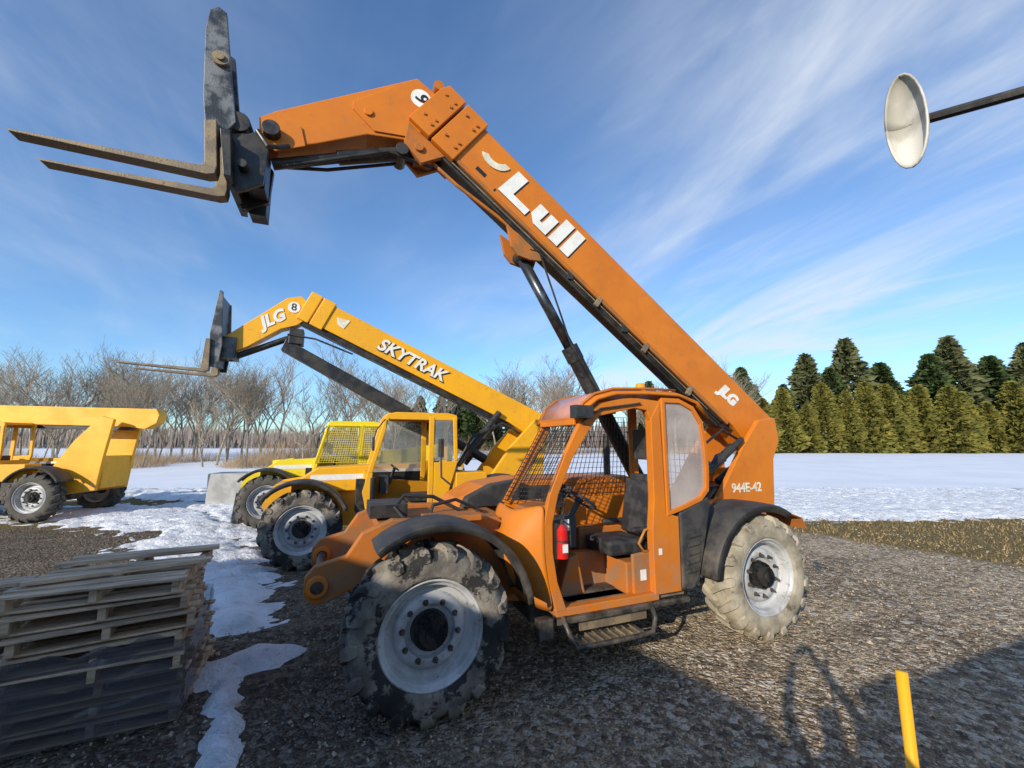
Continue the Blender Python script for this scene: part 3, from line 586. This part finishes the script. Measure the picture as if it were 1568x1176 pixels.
# ------------------------------------------------------------------ generic telehandler
def telehandler(name,O,yaw,PA,alpha=24,tm=TM3,guard=False,logo=None,number=None,steer=0,P0n=(4.69,2.57),xe=0):
    t=empty(name,O,yaw)
    wheel(t,0.03,0,tm=tm,steer=steer,spin=.2);wheel(t,3.62,0,tm=tm,spin=.9);wheel(t,0,2.4,far=True,tm=tm);wheel(t,3.62,2.4,far=True,tm=tm)
    m=MB()
    for s_ in(0,3.62): m.cyl((s_,.3,.64),(s_,2.1,.64),.09);m.cyl((s_,1.0,.64),(s_,1.4,.64),.2)
    m.bb((.9,.4,.42),(3.0,2.0,.62));m.box((.93,.22,1.12),(.16,.16,.62));m.cyl((1.12,.2,.85),(1.12,.2,1.45),.07);m.box((2.9,.5,.8),(.5,.5,.5))
    m.make('running_gear',BLACK,t,bev=.01)
    hi=P0n[1]-2.57
    m=MB()
    for w0 in(.62,1.66):
        m.prism([(-.62,1.0),(-.45,1.32),(.2,1.42),(1.0,1.40),(1.1,.6),(3.2,.55),(4.7,.75),(4.8,1.7),(4.95,2.5+hi),(4.6,2.6+hi),(4.0,2.0+hi*.6),(3.4,1.2),(1.3,1.15),(1.0,.55),(-.2,.75),(-.55,.8)],w0,w0+.1)
    m.bb((-.5,.72,1.2),(.9,1.66,1.32));m.bb((4.5,.72,.8),(4.76,1.66,1.7));m.prism([(-.2,1.35),(.2,1.62),(1.15,1.66),(1.15,1.2),(-.2,1.2)],.5,1.1)
    m.prism([(.55,1.0),(.6,1.45),(1.1,1.6),(3.2,1.62),(3.35,1.0)],1.56,2.3);m.bb((2.66,.15,1.05),(3.3,.6,1.5))
    m.make('chassis_and_hood',PA,t,bev=.02)
    fender(t,(0.0,.66),.78,140,20,-.01,.44,PLASTIC);fender(t,(3.62,.66),.78,150,30,-.01,.44,PLASTIC)
    m=MB();m.bb((1.2,1.535,1.2),(3.1,1.552,1.45));m.make('hood_stripe',DECALBLK,t)
    m=MB();m.bb((.1,.495,1.40),(1.1,.499,1.5));m.bb((1.1,1.53,1.46),(3.2,1.55,1.52));m.make('hood_band',WHITE,t)
    m=MB()
    for w0 in(.13,.93):
        for k,P in enumerate(([(1.30,2.55),(1.04,1.55),(1.12,1.53),(1.38,2.53)],[(2.12,2.56),(2.12,.6),(2.22,.6),(2.22,2.56)],[(2.58,2.55),(2.62,1.72),(2.69,1.72),(2.66,2.55)],[(2.225,1.70),(2.69,1.72),(2.60,1.40),(2.35,.60),(2.225,.60)],[(1.04,1.55),(.95,1.2),(1.1,.6),(1.22,.6),(1.1,1.2),(1.13,1.53)],[(1.1,.6),(2.2,.6),(2.2,.5),(1.12,.5)],[(1.28,2.5),(2.68,2.5),(2.66,2.6),(2.5,2.64),(1.5,2.64),(1.34,2.6)])): m.prism(P,w0+.002*k,w0+.055+.002*k)
    m.bb((1.35,.15,2.56),(2.62,.97,2.62));m.bb((.98,.18,1.0),(1.08,.93,1.56));m.bb((2.6,.18,.9),(2.66,.93,1.6))
    m.make('cab_frame',PA,t,bev=.012)
    m=MB();m.prism([(2.23,2.5),(2.57,2.5),(2.60,1.74),(2.23,1.72)],.15,.158);m.add([(1.36,.19,2.5),(1.36,.93,2.5),(1.1,.93,1.56),(1.1,.19,1.56)],[(0,1,2,3)]);m.prism([(1.4,2.5),(2.1,2.5),(2.1,1.5),(1.14,1.5)],.95,.955);m.make('cab_windows',GLASS,t)
    m=MB();m.box((1.98,.52,1.05),(.46,.44,.14));m.box((2.3,.52,1.42),(.12,.44,.6));m.box((1.35,.55,1.3),(.14,.5,.3));m.cyl((1.45,.5,1.3),(1.55,.5,1.6),.03);m.bb((1.15,.2,.5),(2.6,.92,.58))
    m.path([(1.55+.07*math.cos(t_),.5+.17*math.sin(t_),1.6-.14*math.cos(t_)*.4) for t_ in[2*math.pi*i/20 for i in range(20)]],.014,6,True);m.path([(1.3,.1,2.5),(1.15,.0,2.3),(1.1,-.05,2.1)],.012);m.box((1.1,-.06,2.05),(.04,.14,.24))
    m.make('cab_interior',SEAT,t,bev=.02)
    if guard:
        m=MB();m.mesh((1.08,.12,1.56),(2.64,.12,1.56),(2.62,.12,2.52),(1.34,.12,2.52),26,16,.006);m.mesh((1.06,.12,1.56),(1.06,.97,1.56),(1.33,.97,2.52),(1.33,.12,2.52),14,16,.006);m.make('cab_guard',PA,t)
    A0=R(24);al=R(alpha);P0=(4.69,2.57)
    def conv(p):
        dx,dz=p[0]-P0[0],p[1]-P0[1];return (-math.cos(A0)*dx+math.sin(A0)*dz, math.sin(A0)*dx+math.cos(A0)*dz)
    def bp(x,y): return (P0n[0]-math.cos(al)*x+math.sin(al)*y, P0n[1]+math.sin(al)*x+math.cos(al)*y)
    def g2(P): return [bp(conv(p)[0]+xe,conv(p)[1]) for p in P]
    m=MB();m.prism([bp(-.35,.1),bp(-.25,.27),bp(5.25+xe,.27),bp(5.25+xe,-.25),bp(.5,-.27),bp(0,-.33),bp(-.3,-.15)],1.03,1.37)
    m.prism([bp(4.9+xe,.32),bp(5.15+xe,.32),bp(5.15+xe,-.3),bp(4.9+xe,-.3)],1.0,1.4);m.prism([bp(5.18+xe,.32),bp(5.4+xe,.32),bp(5.4+xe,-.3),bp(5.18+xe,-.3)],1.0,1.4)
    m.make('boom',PA,t,bev=.012)
    nk=[(-.30,4.95),(-.16,4.80),(-.12,4.55),(-.35,4.35),(-.62,4.25),(-1.15,3.85),(-1.5,3.68),(-1.58,3.80),(-1.50,4.03),(-.55,4.88)]
    m=MB();m.prism(g2(nk),1.06,1.34);m.make('gooseneck',PA,t,bev=.01)
    m=MB();m.prism([bp(.3,-.28),bp(5.45+xe,-.26),bp(5.45+xe,-.36),bp(.5,-.38)],1.08,1.32)
    q=g2([(-.5,3.95),(1.8,2.72),(-.1,4.25),(-1.45,3.62),(-.3,4.2)])
    if alpha>10:
        m.prism([(q[0][0]-.02,q[0][1]+.12),(q[0][0]-.1,q[0][1]-.10),(q[1][0],q[1][1]-.18),(q[1][0]+.1,q[1][1]+.08)],1.08,1.32);m.cyl((q[1][0],1.2,q[1][1]),(3.6,1.2,1.7),.10)
        m.cyl((2.9,.95,1.6),(3.85,.95,2.75),.07);m.cyl((3.2,1.45,1.6),(4.0,1.45,2.6),.07);m.path([(2.8,.9,1.5),(3.2,.85,2.2),(3.9,.9,2.5),(4.5,.9,2.2)],.03)
        m.box((q[0][0]+.15,1.2,q[0][1]+.18),(.25,.3,.3));m.path([(q[0][0],1.05,q[0][1]+.2),(q[0][0]+.5,1.04,q[0][1]+.15),(q[0][0]+1.2,1.04,q[0][1]-.1)],.02)
    m.cyl((q[3][0],1.2,q[3][1]),(q[4][0],1.2,q[4][1]),.06)
    m.make('cylinders',BLACK,t,bev=.008)
    cb_=g2([(-1.52,3.9)])[0];z0=cb_[1];s0=cb_[0]
    m=MB();m.prism([(s0-.10,z0+.92),(s0-.04,z0+.90),(s0+.02,z0-.1),(s0-.02,z0-.5),(s0-.12,z0-.5),(s0-.18,z0+.1)],.85,.9);m.prism([(s0-.10,z0+.85),(s0-.06,z0+.85),(s0-.05,z0-.45),(s0-.14,z0-.45)],.9,1.5)
    m.prism([(s0-.10,z0+.86),(s0-.04,z0+.84),(s0+.02,z0-.1),(s0-.02,z0-.5),(s0-.12,z0-.5),(s0-.18,z0+.1)],1.5,1.55);m.box((s0+.08,1.2,z0-.1),(.24,.4,.4))
    m.make('carriage',WORN,t,bev=.006)
    m=MB()
    for w0 in(.8,1.42): m.prism([(s0-.22,z0+.0),(s0-.15,z0),(s0-.13,z0-.56),(s0-.2,z0-.6),(s0-1.4,z0-.52),(s0-1.4,z0-.50),(s0-.25,z0-.54)],w0,w0+.12)
    m.make('forks',STEEL,t,bev=.005)
    if logo:
        q=bp(3.05,-.02);text(t,logo,.36,(q[0],1.022,q[1]),al,DECALBLK,.022,shear=.25);text(t,logo,.36,(q[0]-.01,1.015,q[1]+.015),al,WHITE,.010,shear=.25)
        q=g2([(-.78,4.42)])[0];text(t,'JLG',.30,(q[0],1.05,q[1]),R(-32),WHITE,.014,shear=.3)
        q=g2([(-.42,4.70)])[0];m=MB();m.prism(circ(q,.11,24),1.045,1.056);m.make('number_disc',WHITE,t);text(t,number or '8',.20,(q[0],1.041,q[1]),0,DECALBLK,.001,ext=.002)
        q=bp(4.62,.03);m=MB();m.prism([(q[0]-.12,q[1]+.1),(q[0]+.14,q[1]+.06),(q[0]+.02,q[1]-.12),(q[0]-.1,q[1]-.05)],1.018,1.024);m.make('angle_indicator',CREAM,t)
    return t
telehandler('yellow_telehandler',(-3.49,7.1,0),YAW,YELLOW,24,logo='SKYTRAK',tm=TM)
telehandler('yellow_telehandler',(-6.0,10.4,0),YAW,LEMON,-6,guard=True,tm=TM3,P0n=(4.5,1.75),xe=-.9)
telehandler('yellow_telehandler',(-16.2,10.8,0),R(6),YELLOW,1,tm=TM3,P0n=(5.5,2.80))
u=Vector((math.cos(YAW),math.sin(YAW),0));v=Vector((-u.y,u.x,0))
DW=.42
O5=Vector(O1)+u*(-2.2)+v*(-6.25-DW)
T5=telehandler('yellow_telehandler',O5,YAW,YELLOW,0,tm=TM3)
m=MB();m.cyl((2.655,3.54+DW,.2),(2.655,3.54+DW,1.57),.011);m.path([(2.655,3.54+DW,.5),(2.65,3.2+DW,.5),(2.6,2.3,.7)],.016);m.make('hood_guard_post',YELLOW,T5,smooth=True)
m=MB();m.path([(2.5,2.3,1.6),(2.6,2.5,2.3),(2.85,3.1+DW,2.78),(2.77,3.42+DW,2.86)],.012);m.make('mirror_arm',BLACK,T5)
m=MB();rows=[]
for i in range(9):
    t_=i/8*math.pi/2;rows.append([(2.725+.035*math.sin(t_),3.43+DW+.04*math.cos(t_)*math.cos(a),2.855+.125*math.cos(t_)*math.sin(a)) for a in[2*math.pi*k/24 for k in range(25)]])
m.grid(rows);m.make('mirror',mat('mirror_housing',(.58,.55,.49),(.36,.34,.29),9,rough=.5),T5,smooth=True,solid=.004)

# ------------------------------------------------------------------ pallets
def pallet_stack(O,yaw,n,wrap=True,seed=1):
    t=empty('pallet_stack',O,yaw);rs=random.Random(seed);m=MB();z=0
    for k in range(n):
        ox,oy=rs.uniform(-.06,.06),rs.uniform(-.06,.06);ry=Matrix.Rotation(rs.uniform(-.09,.09),3,'Z')
        def bx(c,d_):
            m.box(ry@Vector(c)+Vector((ox,oy,z)),d_,ry@Matrix.Rotation(rs.uniform(-.015,.015),3,'Z'))
        for j in(-.47,0,.47): bx((j,0,.06),(.045,1.18,.085))
        for j in range(4): bx((0,-.52+j*.35,.011),(1.02,.10,.016))
        for j in range(8):
            if k==n-1 and j in(2,5): continue
            bx((rs.uniform(-.02,.02),-.55+j*.157,.112),(1.02+rs.uniform(-.03,.03),rs.choice([.085,.10,.12]),.018))
        z+=.124+rs.uniform(0,.012)
    for j in(.2,-.3): m.box((.05,j,z+.02),(1.1,.10,.03),Matrix.Rotation(.12,3,'Z'))
    m.make('pallets',WOOD,t,bev=.003)
    if wrap:
        w=MB();rows=[];hgt=z*.55
        for i in range(26):
            zz_=.05+hgt*i/25;row=[]
            for k in range(81):
                a=k/80*4;e=int(a)%4;f_=a-int(a);hx,hy=.545,.625
                P=[(-hx,-hy),(hx,-hy),(hx,hy),(-hx,hy),(-hx,-hy)];x=P[e][0]+(P[e+1][0]-P[e][0])*f_;y=P[e][1]+(P[e+1][1]-P[e][1])*f_
                nn_=noise.noise((x*4,y*4,zz_*22))*.03;row.append((x*(1+nn_),y*(1+nn_),zz_+noise.noise((x*3,y*3,i))*.012+(noise.noise((x*5,y*5,9))*.10*i/25)))
            rows.append(row)
        w.grid(rows);w.make('stretch_wrap',WRAP,t,smooth=True)
    return t
cs,sn=math.cos(R(28)),math.sin(R(28))
pallet_stack((-2.50-cs*.51-sn*.60,3.42-sn*.51+cs*.60,0),R(28),8,seed=2)
pallet_stack((-4.45,3.15,0),R(24),7,seed=4)
m=MB();m.bb((-.9,-.5,0),(.9,.5,1.05));o=m.make('concrete_block',CONC,bev=.03);o.location=(-9.3,14.8,0);o.rotation_euler=(0,0,R(10))

# ------------------------------------------------------------------ unseen shed, added behind the photographer to shade the left foreground
SH=empty('shade_caster_shed',(-.3,-.15,0))
m=MB();gab=[(-2.3,0),(-2.3,2.9),(-9.3,5.3),(-16.3,2.9),(-16.3,0)]
m.prism(gab,-12,-3);m.make('walls',mat('shed_cladding',(.42,.42,.40),(.34,.34,.33),2,rough=.6),SH)
m=MB();m.prism([(-2.0,2.80),(-2.0,2.88),(-9.3,5.38),(-9.3,5.30)],-12.3,-2.8);m.prism([(-16.6,2.80),(-16.6,2.88),(-9.31,5.38),(-9.31,5.30)],-12.3,-2.8);m.make('roof',mat('shed_roof',(.12,.13,.13),rough=.5),SH)
m=MB();m.bb((-12.5,-2.98,0),(-8.5,-2.95,3.0));m.bb((-4.4,-2.98,0),(-3.5,-2.95,2.1))
for i in range(7): m.bb((-12.5,-2.95,.4*i+.2),(-8.5,-2.93,.4*i+.23))
m.make('doors',mat('shed_doors',(.55,.55,.53),rough=.5),SH)
m=MB()
for i in range(46): m.bb((-16.2+.3*i,-3.0,0),(-16.16+.3*i,-2.985,2.85))
m.make('cladding_ribs',mat('shed_ribs',(.40,.40,.38),rough=.6),SH)

# ------------------------------------------------------------------ person taking the photograph
pm_skin=mat('skin',(.50,.30,.21),rough=.5);pm_j=mat('jacket',(.03,.04,.07),(.05,.06,.09),9,rough=.8);pm_t=mat('jeans',(.05,.07,.13),(.08,.10,.16),9,rough=.85);pm_b=mat('boots',(.05,.03,.02),rough=.6);pm_h=mat('hair',(.05,.03,.015),rough=.7)
PP=empty('person',(-.02,-.30,0))
J=[(0,0,.95,.13,.10),(0,0,1.12,.135,.10),(0,-.01,1.32,.16,.11),(0,0,1.46,.09,.07),(0,.01,1.53,.055,.055),(0,.03,1.64,.085,.10),(0,.03,1.72,.06,.08),
 (.19,0,1.44,.06,.06),(.27,.10,1.62,.05,.05),(.17,.22,1.83,.036,.036),(.10,.25,1.93,.03,.022),
 (-.19,0,1.44,.06,.06),(-.27,.10,1.62,.05,.05),(-.17,.22,1.83,.036,.036),(-.10,.25,1.93,.03,.022),
 (.10,0,.86,.095,.095),(.11,.01,.5,.062,.062),(.11,-.03,.12,.045,.045),(.12,.12,.05,.045,.035),
 (-.10,0,.86,.095,.095),(-.11,.01,.5,.062,.062),(-.11,-.03,.12,.045,.045),(-.12,.12,.05,.045,.035)]
E=[(0,1),(1,2),(2,3),(3,4),(4,5),(5,6),(3,7),(7,8),(8,9),(9,10),(3,11),(11,12),(12,13),(13,14),(0,15),(15,16),(16,17),(17,18),(0,19),(19,20),(20,21),(21,22)]
def skin(name,J,E,mats,fn,root=0,sub=2):
    me=bpy.data.meshes.new(name);me.from_pydata([j[:3] for j in J],E,[]);ob=bpy.data.objects.new(name,me);link(ob)
    md=ob.modifiers.new('k','SKIN');md.use_smooth_shade=True
    for i,j in enumerate(J):
        me.skin_vertices[0].data[i].radius=(j[3],j[4]);me.skin_vertices[0].data[i].use_root=(i==root)
    s_=ob.modifiers.new('s','SUBSURF');s_.levels=s_.render_levels=sub
    dg=bpy.context.evaluated_depsgraph_get();m2=bpy.data.meshes.new_from_object(ob.evaluated_get(dg));bpy.data.objects.remove(ob)
    for k in mats: m2.materials.append(k)
    for p in m2.polygons: p.material_index=fn(p.center);p.use_smooth=True
    return bpy.data.objects.new(name,m2)
def fn(c):
    if c.z<.13: return 3
    if c.z<.93: return 2
    if c.z>1.70 and abs(c.x)<.12 or (c.z>1.60 and c.y<.0 and abs(c.x)<.12): return 4
    if c.z>1.87 or (c.z>1.50 and abs(c.x)<.115): return 0
    return 1
link(skin('body',J,E,[pm_skin,pm_j,pm_t,pm_b,pm_h],fn),PP)
for sg in(1,-1):
    for k in range(4):
        z0=1.93+.022*k
        Jf=[(sg*.10,.25,1.93,.010,.010),(sg*.088,.262,z0+.02,.009,.009),(sg*.07,.272,z0+.03,.008,.008),(sg*.052,.268,z0+.03,.007,.007)]
        link(skin('finger',Jf,[(0,1),(1,2),(2,3)],[pm_skin],lambda c:0,sub=1),PP)
    Jf=[(sg*.10,.245,1.93,.011,.011),(sg*.08,.235,1.97,.010,.010),(sg*.06,.238,2.0,.009,.009)]
    link(skin('thumb',Jf,[(0,1),(1,2)],[pm_skin],lambda c:0,sub=1),PP)
m=MB();m.bb((-.075,.248,1.985),(.085,.257,2.065));m.make('phone',BLACK,PP,bev=.003)
m=MB();m.cyl((0,.135,1.66),(0,.155,1.635),.012,.016,n=8);m.make('nose',pm_skin,PP)

# ------------------------------------------------------------------ trees
def bare_mesh(seed,H=9):
    rs=random.Random(seed);m=MB()
    def br(p,d,ln,r,lv):
        if lv>5: return
        n=3 if lv<3 else 2;q=p
        for i in range(n):
            d2=(d+Vector((rs.uniform(-.14,.14),rs.uniform(-.14,.14),.05))).normalized();q2=q+d2*ln/n
            m.cyl(q,q2,max(.011,r*(1-.3*i/n)),max(.009,r*(1-.3*(i+1)/n)),n=5 if lv<2 else 3,cap=False);q=q2;d=d2
            if lv>0 or i>0:
                for _ in range(rs.choice([1,2,2]) if lv<5 else 1):
                    if lv==4 and rs.random()<.35: continue
                    a=rs.uniform(0,6.28);sp_=rs.uniform(.45,.95);nd=(d+Vector((math.cos(a)*sp_,math.sin(a)*sp_,rs.uniform(-.1,.35)))).normalized()
                    br(q,nd,ln*rs.uniform(.5,.72),r*.55,lv+1)
    br(Vector((0,0,-.1)),Vector((0,0,1)),H*.55,H*.014,0)
    return m
BARK=mat('grey_bark',(.32,.265,.20),(.20,.165,.12),3,rough=.95)
bare=[bare_mesh(s_,9).data('bare_tree',BARK,False,False) for s_ in(11,23,37,52)]
rs=random.Random(9)
def put(me,name,x,y,sc_):
    o=bpy.data.objects.new(name,me);link(o);o.location=(x,y,0);s2=sc_*rs.uniform(.9,1.1);o.scale=(s2,s2,sc_);o.rotation_euler=(0,0,rs.uniform(0,6.28));return o
for i in range(52):
    y=rs.uniform(32,56);px=rs.uniform(-1.30,-.26);put(rs.choice(bare),'bare_tree',px*y,y,rs.uniform(.6,1.1)*y/44)
for i in range(28):
    y=rs.uniform(62,85);px=rs.uniform(-.32,.60);put(rs.choice(bare),'bare_tree',px*y,y,rs.uniform(1.0,1.5))
def leafy(seed,H,Rm,n,shape,leaf):
    rs=random.Random(seed);m=MB()
    ph=[rs.uniform(0,6.28) for _ in range(4)]
    for i in range(n):
        t=rs.random()**.85;a=rs.uniform(0,6.283)
        env=shape(t)*Rm*(1+.18*math.sin(3*a+ph[0]+5*t)+.16*math.sin(5*a+ph[1]-9*t)+.14*math.sin(17*t+ph[2]+a))
        rr=env*(1-.55*rs.random()**2.2);z=H*(.04+.96*t)+rs.uniform(-.2,.2)
        c=Vector((rr*math.cos(a),rr*math.sin(a),z));l=leaf*rs.uniform(.6,1.4)
        o_=Vector((math.cos(a)+rs.uniform(-.6,.6),math.sin(a)+rs.uniform(-.6,.6),rs.uniform(-.5,.8))).normalized();p_=o_.orthogonal().normalized();p_.rotate(Matrix.Rotation(rs.uniform(0,6.28),3,o_))
        m.add([c-o_*l*.5-p_*l*.12,c+p_*l*.35,c+o_*l*.7,c-p_*l*.35+o_*l*.1],[(0,1,2,3)])
    return m
def fmat(name,a,b_,c_):
    return mat(name,a,b_,.9,lo=.35,hi=.65,rough=.85,c3=c_,s3=2.5,amt3=.8,spec=.2)
ARB=fmat('arborvitae_foliage',(.20,.175,.035),(.12,.12,.028),(.035,.04,.014));PINE=fmat('pine_foliage',(.075,.11,.035),(.045,.07,.025),(.018,.03,.012));PINE2=fmat('pine_foliage_grey',(.14,.145,.065),(.085,.10,.045),(.035,.042,.022))
def cone(t): return (min(1,t*6+.55))*(1-t)**.62
def pinesh(t): return (min(1,t*5+.5))*(1-t)**.8*(.78+.3*abs(math.sin(t*19)))
def evergreen(name,seed,H,Rm,n,shape,leaf,mt):
    m=leafy(seed,H,Rm,n,shape,leaf);me=m.data(name,mt,False,False)
    t=MB();t.cyl((0,0,-.2),(0,0,H*.9),H*.018,H*.004,n=7)
    for k in range(14):
        a=k*2.4;z=H*(.12+.055*k);l_=Rm*shape(.12+.055*k)*.8;t.cyl((0,0,z),(l_*math.cos(a),l_*math.sin(a),z+l_*.15),.06,.02,n=4)
    tm_=t.data(name+'_trunk',BARK,False,False);return me,tm_
ar=[evergreen('arborvitae',s_,10,2.3,4200,cone,.62,ARB) for s_ in(1,2,3)]
pi=[evergreen('pine',s_,15,3.6,n_p,pinesh,.80,mt_) for s_,mt_,n_p in((4,PINE,5000),(5,PINE2,3000),(6,PINE,4200),(7,PINE2,2600))]
def putev(pair,name,x,y,s_,wx=1):
    e=empty(name,(x,y,0),rs.uniform(0,6.28));e.scale=(s_*wx,s_*wx,s_)
    for nm,me in(('foliage',pair[0]),('trunk',pair[1])): link(bpy.data.objects.new(nm,me),e)
x=41.5
while x<92:
    putev(rs.choice(ar),'arborvitae_tree',x,70+rs.uniform(-1.5,1.5),rs.uniform(.82,1.2),rs.uniform(1.0,1.25));x+=rs.uniform(2.6,4.1)
x=43
while x<105:
    t_=(x-43)/22.;putev(rs.choice(pi),'pine_tree',x,77+rs.uniform(-3,4),(.80+.50*min(1,t_))*rs.uniform(.85,1.2),rs.uniform(1.1,1.45));x+=rs.uniform(4.5,7)
for px,y,s_ in((-.13,95,1.05),(-.085,92,.85),(-.17,90,.8),(-.05,98,.8),(.02,100,.85),(.33,90,1.0),(.37,88,.85),(.41,92,.95),(.47,84,.85),(.52,82,1.0),(.555,80,1.08),(.585,80,.8),(-.22,85,.75),(-.26,80,.6)):
    putev(rs.choice(pi),'pine_tree',px*y,y,s_,1.2)
m=MB()
for i in range(15000):
    a=rs.uniform(-1.5,1.5);y=rs.uniform(120,175);x=a*y;h_=(7.5+3*noise.noise((x*.02,1,0))+2.5*noise.noise((x*.1,3,0)))*rs.uniform(.5,1.0);w_=rs.uniform(.06,.3);l_=rs.uniform(-.6,.6)
    z0=rs.uniform(0,h_*.5);m.add([(x-w_,y,z0),(x+w_,y,z0),(x+l_+w_*.3,y,h_),(x+l_-w_*.3,y,h_)],[(0,1,2,3)])
m.make('distant_treeline',mat('distant_trees',(.22,.18,.16),(.15,.125,.11),.05,rough=1))
m=MB()
for i in range(24000):
    if i<17000: y=rs.uniform(30,42);a=rs.uniform(-1.40,-.30)
    else: y=rs.uniform(60,75);a=rs.uniform(-.5,.6)
    x=a*y;den=noise.noise((x*.18,y*.18,0))
    if den<-.15: continue
    h_=rs.uniform(.4,1.6)*(1+1.3*den)*y/38;l_=rs.uniform(-.7,.7);w_=rs.uniform(.008,.03)
    m.add([(x-w_,y,0),(x+w_,y,0),(x+l_,y+rs.uniform(-.4,.4),h_)],[(0,1,2)])
m.make('undergrowth',mat('brush_stems',(.30,.215,.13),(.17,.125,.08),.4,rough=1))
